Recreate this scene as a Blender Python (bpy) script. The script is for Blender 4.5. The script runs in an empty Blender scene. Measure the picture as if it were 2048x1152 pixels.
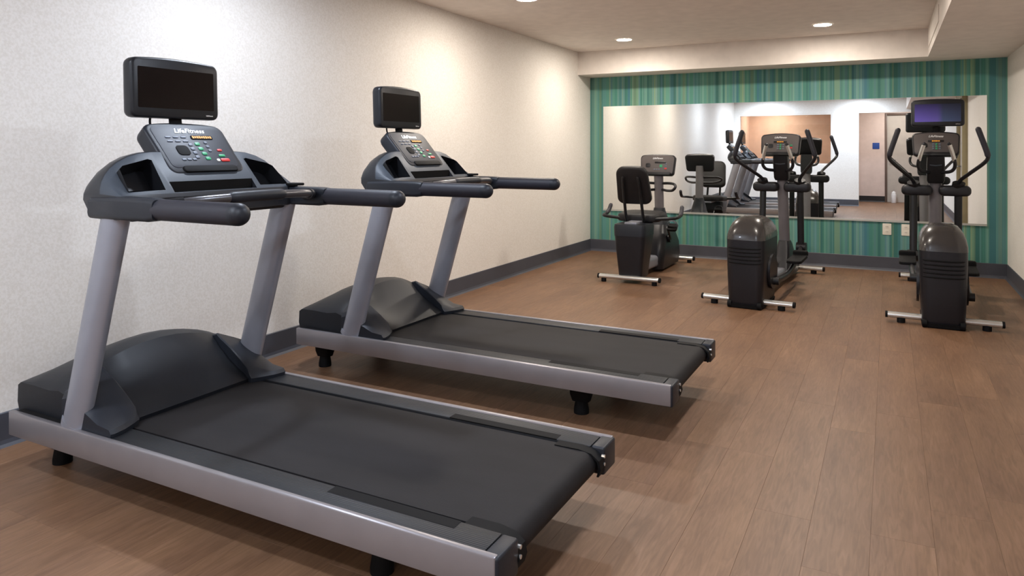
import bpy, bmesh, math, random
from mathutils import Vector, Matrix

random.seed(7)
scene = bpy.context.scene
COL = scene.collection
R = math.radians

# ------------------------------------------------------------------ camera
CAM_Z, YAW, F_PX, HORIZON = 1.25, 27.745, 1433.5, 300.8      # solved from the room's lines in the 2048x1152 frame
cam_data = bpy.data.cameras.new('camera')
cam = bpy.data.objects.new('camera', cam_data)
COL.objects.link(cam)
cam.location = (0, 0, CAM_Z)
cam.rotation_euler = (R(90), 0, R(YAW))
cam_data.sensor_width = 36
cam_data.lens = F_PX / 2048 * 36
cam_data.shift_y = -(576 - HORIZON) / 2048
cam_data.clip_start = 0.02
scene.camera = cam

# ------------------------------------------------------------------ world, exposure
world = bpy.data.worlds.new('world')
scene.world = world
world.use_nodes = True
world.node_tree.nodes['Background'].inputs[0].default_value = (0.8, 0.85, 1, 1)
world.node_tree.nodes['Background'].inputs[1].default_value = 0.05
vs = scene.view_settings
vs.view_transform = 'Standard'
vs.look = 'None'
vs.gamma = 1
vs.use_curve_mapping = False
vs.exposure = 0.0

WARM = (1.0, 0.90, 0.79)
NEUTRAL = (1.0, 0.95, 0.90)
COOL = (0.72, 0.80, 0.93)
LAMP = 490.0

# ------------------------------------------------------------------ room dimensions (metres, camera stands at x=0 y=0)
XL, XR, YB, YF = -3.311, 1.0185, 8.401, -1.047
ZC, ZS = 2.428, 2.156            # ceiling, underside of the dropped soffit
YS, XS = 7.993, 0.334            # face of the soffit at the back wall / along the right wall
ZBASE = 0.144

# ================================================================== materials
def sc(*c):
    """sRGB 0-255 to linear"""
    o = []
    for v in c:
        v /= 255
        o.append(v / 12.92 if v <= 0.04045 else ((v + 0.055) / 1.055) ** 2.4)
    return (*o, 1)

def new_mat(name):
    m = bpy.data.materials.new(name)
    m.use_nodes = True
    nt = m.node_tree
    return m, nt, nt.nodes['Principled BSDF']

def plastic(name, col, rough=0.45, metal=0.0, grain=0.0, gscale=300, spec=0.4, coat=0.0):
    m, nt, b = new_mat(name)
    b.inputs['Roughness'].default_value = rough
    b.inputs['Metallic'].default_value = metal
    b.inputs['Specular IOR Level'].default_value = spec
    b.inputs['Coat Weight'].default_value = coat
    n = nt.nodes.new('ShaderNodeTexNoise')
    n.inputs['Scale'].default_value = 9
    n.inputs['Detail'].default_value = 4
    tc = nt.nodes.new('ShaderNodeTexCoord')
    nt.links.new(tc.outputs['Object'], n.inputs['Vector'])
    mx = nt.nodes.new('ShaderNodeMix')
    mx.data_type = 'RGBA'
    mx.inputs[6].default_value = tuple(c * 0.88 for c in col[:3]) + (1,)
    mx.inputs[7].default_value = tuple(min(1, c * 1.12) for c in col[:3]) + (1,)
    nt.links.new(n.outputs[0], mx.inputs[0])
    nt.links.new(mx.outputs[2], b.inputs['Base Color'])
    if grain > 0:
        g = nt.nodes.new('ShaderNodeTexNoise')
        g.inputs['Scale'].default_value = gscale
        nt.links.new(tc.outputs['Object'], g.inputs['Vector'])
        bp = nt.nodes.new('ShaderNodeBump')
        bp.inputs['Strength'].default_value = grain
        bp.inputs['Distance'].default_value = 0.002
        nt.links.new(g.outputs[0], bp.inputs['Height'])
        nt.links.new(bp.outputs[0], b.inputs['Normal'])
    return m

def emit(name, col, strength):
    m, nt, b = new_mat(name)
    b.inputs['Base Color'].default_value = tuple(0.5 * c for c in col[:3]) + (1,)
    b.inputs['Emission Color'].default_value = (*col[:3], 1)
    b.inputs['Emission Strength'].default_value = strength
    return m

def wallpaper(name, col, fleck, scale=55, amt=0.5):
    m, nt, b = new_mat(name)
    b.inputs['Roughness'].default_value = 0.65
    tc = nt.nodes.new('ShaderNodeTexCoord')
    n1 = nt.nodes.new('ShaderNodeTexNoise'); n1.inputs['Scale'].default_value = scale; n1.inputs['Detail'].default_value = 3
    n2 = nt.nodes.new('ShaderNodeTexNoise'); n2.inputs['Scale'].default_value = 2.2; n2.inputs['Detail'].default_value = 2
    for n in (n1, n2):
        nt.links.new(tc.outputs['Object'], n.inputs['Vector'])
    r = nt.nodes.new('ShaderNodeValToRGB')
    r.color_ramp.elements[0].position = 0.38; r.color_ramp.elements[0].color = fleck
    r.color_ramp.elements[1].position = 0.6; r.color_ramp.elements[1].color = col
    nt.links.new(n1.outputs[0], r.inputs[0])
    mx = nt.nodes.new('ShaderNodeMix'); mx.data_type = 'RGBA'; mx.blend_type = 'MULTIPLY'
    mx.inputs[0].default_value = 0.06
    nt.links.new(r.outputs[0], mx.inputs[6]); nt.links.new(n2.outputs[0], mx.inputs[7])
    nt.links.new(mx.outputs[2], b.inputs['Base Color'])
    bp = nt.nodes.new('ShaderNodeBump'); bp.inputs['Strength'].default_value = 0.25; bp.inputs['Distance'].default_value = 0.003
    nt.links.new(n1.outputs[0], bp.inputs['Height']); nt.links.new(bp.outputs[0], b.inputs['Normal'])
    return m

def stripes(name):
    m, nt, b = new_mat(name)
    b.inputs['Roughness'].default_value = 0.6
    tc = nt.nodes.new('ShaderNodeTexCoord')
    sep = nt.nodes.new('ShaderNodeSeparateXYZ')
    nt.links.new(tc.outputs['Object'], sep.inputs[0])
    def math_(op, a, bb):
        n = nt.nodes.new('ShaderNodeMath'); n.operation = op
        for i, v in enumerate((a, bb)):
            if isinstance(v, (int, float)): n.inputs[i].default_value = v
            else: nt.links.new(v, n.inputs[i])
        return n.outputs[0]
    wn = nt.nodes.new('ShaderNodeTexNoise'); wn.noise_dimensions = '1D'; wn.inputs['Scale'].default_value = 9
    nt.links.new(sep.outputs[0], wn.inputs['W'])
    xw = math_('ADD', sep.outputs[0], math_('MULTIPLY', wn.outputs[0], 0.09))
    cols = [(58, 112, 104), (92, 142, 126), (68, 128, 114), (124, 150, 118), (62, 112, 122), (96, 138, 138), (74, 134, 114), (44, 98, 90), (112, 150, 136)]
    cols = [tuple(min(255, round(c * k)) for c, k in zip(q, (1.04, 1.06, 1.08))) for q in cols]
    def layer(n_per_m, off):
        fl = math_('FLOOR', math_('ADD', math_('MULTIPLY', xw, n_per_m), off), 0)
        w = nt.nodes.new('ShaderNodeTexWhiteNoise'); w.noise_dimensions = '1D'
        nt.links.new(fl, w.inputs['W'])
        r = nt.nodes.new('ShaderNodeValToRGB'); r.color_ramp.interpolation = 'CONSTANT'
        e = r.color_ramp.elements
        e[0].color = sc(*cols[0]); e[1].position = 1 / len(cols); e[1].color = sc(*cols[1])
        for i in range(2, len(cols)):
            k = e.new(i / len(cols)); k.color = sc(*cols[i])
        nt.links.new(w.outputs['Value'], r.inputs[0])
        return r.outputs[0]
    mx = nt.nodes.new('ShaderNodeMix'); mx.data_type = 'RGBA'; mx.inputs[0].default_value = 0.45
    nt.links.new(layer(31, 0.3), mx.inputs[6]); nt.links.new(layer(62, 5.7), mx.inputs[7])
    nt.links.new(mx.outputs[2], b.inputs['Base Color'])
    return m

def wood(name):
    m, nt, b = new_mat(name)
    b.inputs['Roughness'].default_value = 0.44
    b.inputs['Specular IOR Level'].default_value = 0.4
    tc = nt.nodes.new('ShaderNodeTexCoord')
    oi = nt.nodes.new('ShaderNodeObjectInfo')
    geo = nt.nodes.new('ShaderNodeNewGeometry')
    off = nt.nodes.new('ShaderNodeVectorMath'); off.operation = 'MULTIPLY_ADD'
    off.inputs[1].default_value = (1, 1, 1)
    cr = nt.nodes.new('ShaderNodeCombineXYZ')
    ml = nt.nodes.new('ShaderNodeMath'); ml.operation = 'MULTIPLY'; ml.inputs[1].default_value = 37
    nt.links.new(oi.outputs['Random'], ml.inputs[0])
    nt.links.new(ml.outputs[0], cr.inputs[2])
    nt.links.new(geo.outputs['Position'], off.inputs[0]); nt.links.new(cr.outputs[0], off.inputs[2])
    mp = nt.nodes.new('ShaderNodeMapping'); mp.inputs['Scale'].default_value = (34, 3.2, 1)
    nt.links.new(off.outputs[0], mp.inputs['Vector'])
    g = nt.nodes.new('ShaderNodeTexNoise'); g.inputs['Scale'].default_value = 2.0; g.inputs['Detail'].default_value = 7; g.inputs['Distortion'].default_value = 1.2
    nt.links.new(mp.outputs[0], g.inputs['Vector'])
    mp2 = nt.nodes.new('ShaderNodeMapping'); mp2.inputs['Scale'].default_value = (5, 1.3, 1)
    nt.links.new(off.outputs[0], mp2.inputs['Vector'])
    g2 = nt.nodes.new('ShaderNodeTexNoise'); g2.inputs['Scale'].default_value = 1.4; g2.inputs['Detail'].default_value = 5
    nt.links.new(mp2.outputs[0], g2.inputs['Vector'])
    r = nt.nodes.new('ShaderNodeValToRGB')
    e = r.color_ramp.elements
    e[0].position = 0.2; e[0].color = sc(104, 77, 57)
    e[1].position = 0.8; e[1].color = sc(134, 102, 80)
    k = e.new(0.5); k.color = sc(120, 90, 67)
    nt.links.new(g.outputs[0], r.inputs[0])
    r2 = nt.nodes.new('ShaderNodeValToRGB')
    r2.color_ramp.elements[0].position = 0.3; r2.color_ramp.elements[0].color = (0.82, 0.80, 0.82, 1)
    r2.color_ramp.elements[1].position = 0.7; r2.color_ramp.elements[1].color = (1.1, 1.1, 1.08, 1)
    nt.links.new(g2.outputs[0], r2.inputs[0])
    mx = nt.nodes.new('ShaderNodeMix'); mx.data_type = 'RGBA'; mx.blend_type = 'MULTIPLY'; mx.inputs[0].default_value = 1
    nt.links.new(r.outputs[0], mx.inputs[6]); nt.links.new(r2.outputs[0], mx.inputs[7])
    hs = nt.nodes.new('ShaderNodeHueSaturation')
    mr = nt.nodes.new('ShaderNodeMapRange')
    mr.inputs[3].default_value = 0.96; mr.inputs[4].default_value = 1.04
    nt.links.new(oi.outputs['Random'], mr.inputs[0]); nt.links.new(mr.outputs[0], hs.inputs['Value'])
    nt.links.new(mx.outputs[2], hs.inputs['Color'])
    nt.links.new(hs.outputs[0], b.inputs['Base Color'])
    bp = nt.nodes.new('ShaderNodeBump'); bp.inputs['Strength'].default_value = 0.08; bp.inputs['Distance'].default_value = 0.002
    nt.links.new(g.outputs[0], bp.inputs['Height']); nt.links.new(bp.outputs[0], b.inputs['Normal'])
    return m

def ribbed(name, col, axis, n_per_m, rough=0.45):
    m, nt, b = new_mat(name)
    b.inputs['Base Color'].default_value = col
    b.inputs['Roughness'].default_value = rough
    b.inputs['Specular IOR Level'].default_value = 0.35
    tc = nt.nodes.new('ShaderNodeTexCoord')
    w = nt.nodes.new('ShaderNodeTexWave'); w.bands_direction = axis
    w.inputs['Scale'].default_value = n_per_m / 3.18
    nt.links.new(tc.outputs['Object'], w.inputs['Vector'])
    bp = nt.nodes.new('ShaderNodeBump'); bp.inputs['Strength'].default_value = 0.35; bp.inputs['Distance'].default_value = 0.002
    nt.links.new(w.outputs[1], bp.inputs['Height']); nt.links.new(bp.outputs[0], b.inputs['Normal'])
    return m

def belt_mat():
    m, nt, b = new_mat('belt_rubber')
    b.inputs['Roughness'].default_value = 0.7
    b.inputs['Specular IOR Level'].default_value = 0.3
    tc = nt.nodes.new('ShaderNodeTexCoord')
    mp = nt.nodes.new('ShaderNodeMapping'); mp.inputs['Scale'].default_value = (1.6, 5, 1)
    n = nt.nodes.new('ShaderNodeTexNoise'); n.inputs['Scale'].default_value = 1.3; n.inputs['Detail'].default_value = 4
    nt.links.new(tc.outputs['Object'], mp.inputs[0]); nt.links.new(mp.outputs[0], n.inputs['Vector'])
    r = nt.nodes.new('ShaderNodeValToRGB')
    r.color_ramp.elements[0].position = 0.35; r.color_ramp.elements[0].color = sc(18, 16, 18)
    r.color_ramp.elements[1].position = 0.65; r.color_ramp.elements[1].color = sc(28, 26, 28)
    nt.links.new(n.outputs[0], r.inputs[0]); nt.links.new(r.outputs[0], b.inputs['Base Color'])
    g = nt.nodes.new('ShaderNodeTexNoise'); g.inputs['Scale'].default_value = 420
    nt.links.new(tc.outputs['Object'], g.inputs['Vector'])
    bp = nt.nodes.new('ShaderNodeBump'); bp.inputs['Strength'].default_value = 0.3; bp.inputs['Distance'].default_value = 0.001
    nt.links.new(g.outputs[0], bp.inputs['Height']); nt.links.new(bp.outputs[0], b.inputs['Normal'])
    return m

def screen_on():
    """picture on the cross-trainer's television: violet left, slate right"""
    m, nt, b = new_mat('screen_picture')
    b.inputs['Base Color'].default_value = (0.01, 0.01, 0.012, 1)
    b.inputs['Roughness'].default_value = 0.12
    tc = nt.nodes.new('ShaderNodeTexCoord')
    sep = nt.nodes.new('ShaderNodeSeparateXYZ')
    nt.links.new(tc.outputs['Generated'], sep.inputs[0])
    r = nt.nodes.new('ShaderNodeValToRGB'); e = r.color_ramp.elements
    e[0].position = 0.0; e[0].color = sc(104, 84, 176)
    e[1].position = 0.62; e[1].color = sc(62, 74, 104)
    k = e.new(0.5); k.color = sc(92, 78, 150)
    k = e.new(1.0); k.color = sc(48, 58, 84)
    nt.links.new(sep.outputs[0], r.inputs[0])
    r2 = nt.nodes.new('ShaderNodeValToRGB'); e = r2.color_ramp.elements
    e[0].position = 0.0; e[0].color = (1, 1, 1, 1)
    e[1].position = 1.0; e[1].color = (0.16, 0.16, 0.2, 1)
    nt.links.new(sep.outputs[2], r2.inputs[0])
    mx = nt.nodes.new('ShaderNodeMix'); mx.data_type = 'RGBA'; mx.blend_type = 'MULTIPLY'; mx.inputs[0].default_value = 1
    nt.links.new(r.outputs[0], mx.inputs[6]); nt.links.new(r2.outputs[0], mx.inputs[7])
    nt.links.new(mx.outputs[2], b.inputs['Emission Color'])
    b.inputs['Emission Strength'].default_value = 0.75
    return m

def mirror_mat():
    m, nt, b = new_mat('mirror_silver')
    b.inputs['Base Color'].default_value = (0.93, 0.95, 0.94, 1)
    b.inputs['Metallic'].default_value = 1
    b.inputs['Roughness'].default_value = 0.0
    return m

def glass_mat():
    m, nt, b = new_mat('window_glass')
    nt.nodes.remove(b)
    out = nt.nodes['Material Output']
    tr = nt.nodes.new('ShaderNodeBsdfTransparent'); tr.inputs[0].default_value = (0.95, 0.96, 0.95, 1)
    gl = nt.nodes.new('ShaderNodeBsdfGlossy'); gl.inputs['Roughness'].default_value = 0.0
    fr = nt.nodes.new('ShaderNodeFresnel'); fr.inputs[0].default_value = 1.45
    mx = nt.nodes.new('ShaderNodeMixShader')
    nt.links.new(fr.outputs[0], mx.inputs[0]); nt.links.new(tr.outputs[0], mx.inputs[1]); nt.links.new(gl.outputs[0], mx.inputs[2])
    nt.links.new(mx.outputs[0], out.inputs[0])
    return m

M = {
    'cream_wall': wallpaper('cream_wallpaper', sc(236, 232, 226), sc(227, 222, 214), 95),
    'white_wall': wallpaper('white_wallpaper', sc(240, 238, 234), sc(234, 231, 226)),
    'peach_wall': plastic('peach_paint', sc(226, 192, 172), 0.7),
    'pink_wall': plastic('pinkish_paint', sc(206, 188, 180), 0.7),
    'green_wall': stripes('green_striped_wallpaper'),
    'ceiling': plastic('ceiling_paint', sc(232, 224, 217), 0.8),
    'soffit': plastic('soffit_paint', sc(226, 219, 212), 0.75),
    'base': plastic('grey_vinyl', sc(72, 74, 82), 0.45),
    'black_base': plastic('black_vinyl', sc(26, 24, 26), 0.5),
    'subfloor': plastic('subfloor_brown', sc(92, 66, 52), 0.8),
    'wood': wood('brown_wood_plank'),
    'mirror': mirror_mat(),
    'alu': plastic('aluminium_channel', sc(196, 198, 192), 0.35, 0.5),
    'outlet': plastic('outlet_white', sc(228, 222, 208), 0.4),
    'outlet_dark': plastic('outlet_slot', sc(60, 55, 50), 0.5),
    'trim_white': plastic('white_metal_trim', sc(236, 232, 226), 0.4),
    'glass': glass_mat(),
    'door': plastic('door_laminate', sc(176, 168, 160), 0.5),
    'door_frame': plastic('door_frame_brown', sc(96, 80, 72), 0.5),
    'olive': plastic('olive_door_casing', sc(150, 140, 112), 0.5),
    'steel': plastic('brushed_steel', sc(150, 150, 150), 0.3, 0.9),
    # machines
    'slate': plastic('slate_plastic', sc(27, 31, 39), 0.45, grain=0.15),
    'slate_light': plastic('slate_light_plastic', sc(58, 65, 74), 0.5, grain=0.1),
    'cowl': plastic('dark_cowl_plastic', sc(34, 36, 41), 0.36),
    'black': plastic('black_plastic', sc(17, 18, 22), 0.42),
    'matte': plastic('matte_black', sc(9, 9, 11), 0.7, spec=0.2),
    'hood': plastic('hood_plastic', sc(18, 21, 27), 0.45, grain=0.15),
    'grip': plastic('grip_rubber', sc(38, 38, 47), 0.5, grain=0.2, gscale=600),
    'silver': plastic('silver_paint', sc(148, 150, 160), 0.36, 0.45),
    'rail': plastic('brushed_rail', sc(142, 138, 141), 0.34, 0.5),
    'chrome': plastic('bright_steel', sc(215, 215, 212), 0.22, 0.75),
    'bar_metal': plastic('dark_satin_metal', sc(96, 96, 100), 0.3, 0.7),
    'foot_rail': ribbed('ribbed_foot_rail', sc(30, 32, 36), 'Y', 130),
    'belt': belt_mat(),
    'bezel': plastic('bezel_black', sc(23, 26, 32), 0.35),
    'screen_off': plastic('screen_glass_off', sc(17, 9, 9), 0.2, spec=0.25),
    'screen_on': screen_on(),
    'panel': plastic('console_overlay', sc(36, 40, 50), 0.5),
    'panel_grey': plastic('console_overlay_grey', sc(84, 78, 77), 0.42),
    'amber': emit('amber_led', (1.0, 0.40, 0.03), 0.55),
    'green_key': plastic('green_key', sc(40, 150, 100), 0.4),
    'red_key': plastic('red_key', sc(190, 44, 40), 0.4),
    'white_key': plastic('white_key', sc(225, 222, 215), 0.4),
    'grey_key': plastic('grey_key', sc(96, 104, 118), 0.45),
    'logo': plastic('logo_white', sc(225, 226, 228), 0.35),
    'dome': plastic('dome_plastic', sc(50, 47, 46), 0.27, coat=0.2),
    'body': plastic('charcoal_body', sc(25, 25, 30), 0.38),
    'column': plastic('column_grey', sc(122, 119, 123), 0.4, 0.3),
    'vinyl': plastic('seat_vinyl', sc(18, 17, 20), 0.55, grain=0.3),
    'sign_blue': plastic('sign_blue', sc(28, 66, 140), 0.4),
    'bottle': plastic('white_plastic', sc(232, 234, 236), 0.4),
}

# ================================================================== mesh helpers
def newbm():
    return bmesh.new()

def box(bm, x0, x1, y0, y1, z0, z1, bev=0.0, seg=2, mat=None):
    r = bmesh.ops.create_cube(bm, size=1)
    vs_ = r['verts']
    for v in vs_:
        v.co = Vector((x0 + (v.co.x + 0.5) * (x1 - x0), y0 + (v.co.y + 0.5) * (y1 - y0), z0 + (v.co.z + 0.5) * (z1 - z0)))
    if bev > 0:
        es = list({e for v in vs_ for e in v.link_edges})
        bmesh.ops.bevel(bm, geom=es, offset=bev, segments=seg, profile=0.5, affect='EDGES')
    return bm

def loft(bm, rings, cap0=True, cap1=True, closed=True):
    vr = [[bm.verts.new(p) for p in ring] for ring in rings]
    n = len(rings[0])
    faces = []
    for a, b in zip(vr[:-1], vr[1:]):
        for i in range(n if closed else n - 1):
            j = (i + 1) % n
            try: faces.append(bm.faces.new((a[i], a[j], b[j], b[i])))
            except ValueError: pass
    if cap0: bm.faces.new(list(reversed(vr[0])))
    if cap1: bm.faces.new(vr[-1])
    return faces

def catmull(pts, sub):
    P = [Vector(p) for p in pts]
    if len(P) < 3 or sub <= 1: return P
    out = []
    Q = [P[0] * 2 - P[1]] + P + [P[-1] * 2 - P[-2]]
    for i in range(1, len(Q) - 2):
        p0, p1, p2, p3 = Q[i - 1:i + 3]
        for k in range(sub):
            t = k / sub
            out.append(0.5 * ((2 * p1) + (-p0 + p2) * t + (2 * p0 - 5 * p1 + 4 * p2 - p3) * t * t + (-p0 + 3 * p1 - 3 * p2 + p3) * t ** 3))
    out.append(P[-1])
    return out

def tube(bm, pts, r, seg=12, sub=5, ends=0, up=(0, 0, 1), rad=None):
    """r: radius or (a, b) half axes (a along side, b along up). ends: rounded end rings. rad: optional per-control-point scale"""
    P = catmull(pts, sub)
    a, b = (r, r) if not isinstance(r, tuple) else r
    n = len(P)
    tang = []
    for i in range(n):
        t = P[min(i + 1, n - 1)] - P[max(i - 1, 0)]
        tang.append(t.normalized())
    u = Vector(up)
    if abs(u.dot(tang[0])) > 0.95: u = Vector((1, 0, 0)) if abs(tang[0].x) < 0.9 else Vector((0, 1, 0))
    rings = []
    for i in range(n):
        t = tang[i]
        u = (u - t * u.dot(t)).normalized()
        s = t.cross(u)
        k = 1.0
        if rad:
            f = i / (n - 1) * (len(rad) - 1); j = min(int(f), len(rad) - 2); k = rad[j] + (rad[j + 1] - rad[j]) * (f - j)
        rings.append((P[i], s, u, k, t))
    out = []
    def ring(c, s, u, k):
        return [c + s * (a * k * math.cos(2 * math.pi * q / seg)) + u * (b * k * math.sin(2 * math.pi * q / seg)) for q in range(seg)]
    if ends:
        c, s, u_, k, t = rings[0]
        for e in range(ends, 0, -1):
            ang = e / (ends + 0.25) * math.pi / 2
            out.append(ring(c - t * (min(a, b) * math.sin(ang)), s, u_, k * math.cos(ang)))
    for c, s, u_, k, t in rings: out.append(ring(c, s, u_, k))
    if ends:
        c, s, u_, k, t = rings[-1]
        for e in range(1, ends + 1):
            ang = e / (ends + 0.25) * math.pi / 2
            out.append(ring(c + t * (min(a, b) * math.sin(ang)), s, u_, k * math.cos(ang)))
    loft(bm, out)
    return bm

def rrect(w, h, r, seg=5, bulge=0.0, taper=1.0, bulge_b=0.0, tsub=6):
    """rounded rectangle outline centred on 0,0 (counter-clockwise); taper scales the bottom width; bulge arches the top"""
    pts = []
    for cx, cy, a0 in ((w / 2 - r, h / 2 - r, 0), (-w / 2 + r, h / 2 - r, 90), (-w / 2 + r, -h / 2 + r, 180), (w / 2 - r, -h / 2 + r, 270)):
        for i in range(seg + 1):
            a = R(a0 + 90 * i / seg)
            pts.append([cx + r * math.cos(a), cy + r * math.sin(a)])
        if a0 == 0 and bulge:
            for i in range(1, tsub):
                pts.append([(w / 2 - r) * (1 - 2 * i / tsub), h / 2])
        if a0 == 180 and bulge_b:
            for i in range(1, tsub):
                pts.append([-(w / 2 - r) * (1 - 2 * i / tsub), -h / 2])
    out = []
    for x, y in pts:
        q = max(0, 1 - (2 * x / w) ** 2)
        if y > 0: y += bulge * q
        else: y -= bulge_b * q
        k = 1 + (taper - 1) * (0.5 - y / h)
        out.append((x * k, y))
    return out

class Frame:
    """a panel's own frame: u right, v up, n out"""
    def __init__(self, o, u, v):
        self.o = Vector(o); self.u = Vector(u).normalized(); self.v = Vector(v).normalized(); self.n = self.u.cross(self.v)
    def p(self, a, b, c=0.0):
        return self.o + self.u * a + self.v * b + self.n * c

def slab(bm, fr, outline, n0, n1, bev=0.0, bevb=0.0, off=(0, 0), seg=3):
    """extrude an outline between n0 and n1 in a panel frame, edges of both ends rounded"""
    def ins(d):
        o = []
        for x, y in outline:
            L = math.hypot(x, y) or 1
            o.append((x - d * (x / L) * 1.1, y - d * (y / L) * 1.1))
        return o
    rings = []
    if bevb:
        for i in range(seg):
            a = i / seg * math.pi / 2
            rings.append([fr.p(x + off[0], y + off[1], n0 + bevb * (1 - math.sin(a))) for x, y in ins(bevb * (1 - math.cos(a)))][:])
        rings = []
        for i in range(seg + 1):
            a = i / seg * math.pi / 2
            rings.append([fr.p(x + off[0], y + off[1], n0 + bevb * (1 - math.cos(a))) for x, y in ins(bevb * (1 - math.sin(a)))])
    else:
        rings.append([fr.p(x + off[0], y + off[1], n0) for x, y in outline])
    if bev:
        for i in range(seg + 1):
            a = i / seg * math.pi / 2
            rings.append([fr.p(x + off[0], y + off[1], n1 - bev * (1 - math.sin(a))) for x, y in ins(bev * (1 - math.cos(a)))])
    else:
        rings.append([fr.p(x + off[0], y + off[1], n1) for x, y in outline])
    loft(bm, rings)
    return bm

def obj(name, bm, mat, parent=None, smooth=True, angle=38, mats=None):
    bmesh.ops.recalc_face_normals(bm, faces=bm.faces)
    me = bpy.data.meshes.new(name)
    bm.to_mesh(me); bm.free()
    for k in (mats or [mat]): me.materials.append(M[k])
    if smooth:
        for p in me.polygons: p.use_smooth = True
        me.set_sharp_from_angle(angle=R(angle))
    o = bpy.data.objects.new(name, me)
    COL.objects.link(o)
    if parent is not None: o.parent = parent
    return o

def thing(name, label, cat, loc=(0, 0, 0), rz=0.0, group=None):
    o = bpy.data.objects.new(name, None)
    o.empty_display_size = 0.1
    COL.objects.link(o)
    o.location = loc; o.rotation_euler = (0, 0, R(rz))
    o['label'] = label; o['category'] = cat
    if group: o['group'] = group
    return o

def tag(o, label, cat, group=None):
    o['label'] = label; o['category'] = cat
    if group: o['group'] = group
    return o

def struct(name, bm, mat, parent=None, smooth=False, **k):
    o = obj(name, bm, mat, parent, smooth, **k)
    if parent is None: o['kind'] = 'structure'
    return o

def copy_tree(root, loc, rz, label, group=None):
    r = root.copy(); COL.objects.link(r)
    r.location = loc; r.rotation_euler = (0, 0, R(rz)); r['label'] = label
    for ch in list(root.children):
        c = ch.copy(); COL.objects.link(c); c.parent = r
        for g in list(ch.children):
            d = g.copy(); COL.objects.link(d); d.parent = c
    return r

def lettering(name, text, fr, size, mat, parent, at=(0, 0), n=0.001, shear=0.25, depth=0.0006):
    cu = bpy.data.curves.new(name, 'FONT')
    cu.body = text; cu.size = size; cu.align_x = 'CENTER'; cu.align_y = 'CENTER'; cu.shear = shear; cu.extrude = depth; cu.resolution_u = 2; cu.offset = size * 0.02
    t = bpy.data.objects.new(name + '_tmp', cu)
    COL.objects.link(t)
    bpy.context.view_layer.update()
    dg = bpy.context.evaluated_depsgraph_get()
    me = bpy.data.meshes.new_from_object(t.evaluated_get(dg))
    bpy.data.objects.remove(t); bpy.data.curves.remove(cu)
    for v in me.vertices:
        v.co = fr.p(v.co.x + at[0], v.co.y + at[1], v.co.z + n + depth)
    me.materials.clear(); me.materials.append(M[mat])
    me.name = name
    o = bpy.data.objects.new(name, me)
    COL.objects.link(o); o.parent = parent
    return o

def boolean_cut(o, cutters):
    for c in cutters:
        md = o.modifiers.new('cut', 'BOOLEAN'); md.operation = 'DIFFERENCE'; md.solver = 'EXACT'; md.object = c
    bpy.context.view_layer.update()
    dg = bpy.context.evaluated_depsgraph_get()
    me = bpy.data.meshes.new_from_object(o.evaluated_get(dg))
    o.modifiers.clear()
    old = o.data; o.data = me; me.name = old.name
    bpy.data.meshes.remove(old)
    for c in cutters:
        d = c.data; bpy.data.objects.remove(c); bpy.data.meshes.remove(d)
    for p in me.polygons: p.use_smooth = True
    me.set_sharp_from_angle(angle=R(34))

# ================================================================== the room
T = 0.12
# floor: sub floor and single planks that run towards the mirror wall
bm = newbm(); box(bm, XL - 0.2, XR + 0.6, YF - 2.4, YB + 0.2, -0.1, -0.012)
floor = struct('floor', bm, 'subfloor')
PW, PL = 0.181, 1.22
planks = {}
def plank_mesh(L):
    key = round(L, 3)
    if key not in planks:
        b_ = newbm(); box(b_, -PW / 2 + 0.0002, PW / 2 - 0.0002, 0.0002, L - 0.0002, -0.012, 0, bev=0.0003, seg=1)
        me = bpy.data.meshes.new('plank'); b_.to_mesh(me); b_.free(); me.materials.append(M['wood'])
        planks[key] = me
    return planks[key]
nx = math.ceil((XR - XL) / PW)
for i in range(nx):
    x = XL + PW * (i + 0.5)
    y = YF - random.choice((0.0, 0.3, 0.5, 0.75, 0.95))
    while y < YB - 0.01:
        y0, y1 = max(y, YF), min(y + PL, YB)
        if y1 - y0 > 0.03:
            p = bpy.data.objects.new('plank', plank_mesh(y1 - y0)); COL.objects.link(p)
            p.location = (x, y0, 0); p.parent = floor
        y += PL
# hallway and neighbour-room floor, seen only through the openings in the front wall
bm = newbm(); box(bm, XL - 0.1, XR + 0.6, YF - 2.35, YF, -0.012, 0)
obj('hallway_floor', bm, 'wood', floor, smooth=False)

# walls
bm = newbm(); box(bm, XL - T, XL, YF - T, YB + T, 0, ZC + 0.1)
struct('wall_left', bm, 'cream_wall')
bm = newbm(); box(bm, XL - T, XR + T, YB, YB + T, 0, ZC + 0.1)
struct('wall_back', bm, 'green_wall')
bm = newbm(); box(bm, XR, XR + T, YF - T, YB + T, 0, ZC + 0.1)
struct('wall_right', bm, 'cream_wall')
WX0, WX1, WZ0, WZ1 = -3.205, -1.145, 0.92, 2.10        # interior window in the wall behind the camera
DX0, DX1, DZ = -0.60, 0.93, 2.09                       # open doorway behind the camera
bm = newbm()
box(bm, XL, WX0, YF - T, YF, 0, ZC + 0.1)
box(bm, WX0, WX1, YF - T, YF, 0, WZ0)
box(bm, WX0, WX1, YF - T, YF, WZ1, ZC + 0.1)
box(bm, WX1, DX0, YF - T, YF, 0, ZC + 0.1)
box(bm, DX0, DX1, YF - T, YF, DZ, ZC + 0.1)
box(bm, DX1, XR, YF - T, YF, 0, ZC + 0.1)
struct('wall_front', bm, 'white_wall')
# ceiling and dropped soffit (an L along the back and right walls)
bm = newbm(); box(bm, XL - T, XR + 0.6, YF - 2.5, YB + T, ZC, ZC + 0.1)
struct('ceiling', bm, 'ceiling')
bm = newbm(); box(bm, XL, XR, YS, YB, ZS, ZC); box(bm, XS, XR, YF, YS, ZS, ZC)
struct('trim_1', bm, 'soffit')
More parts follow.
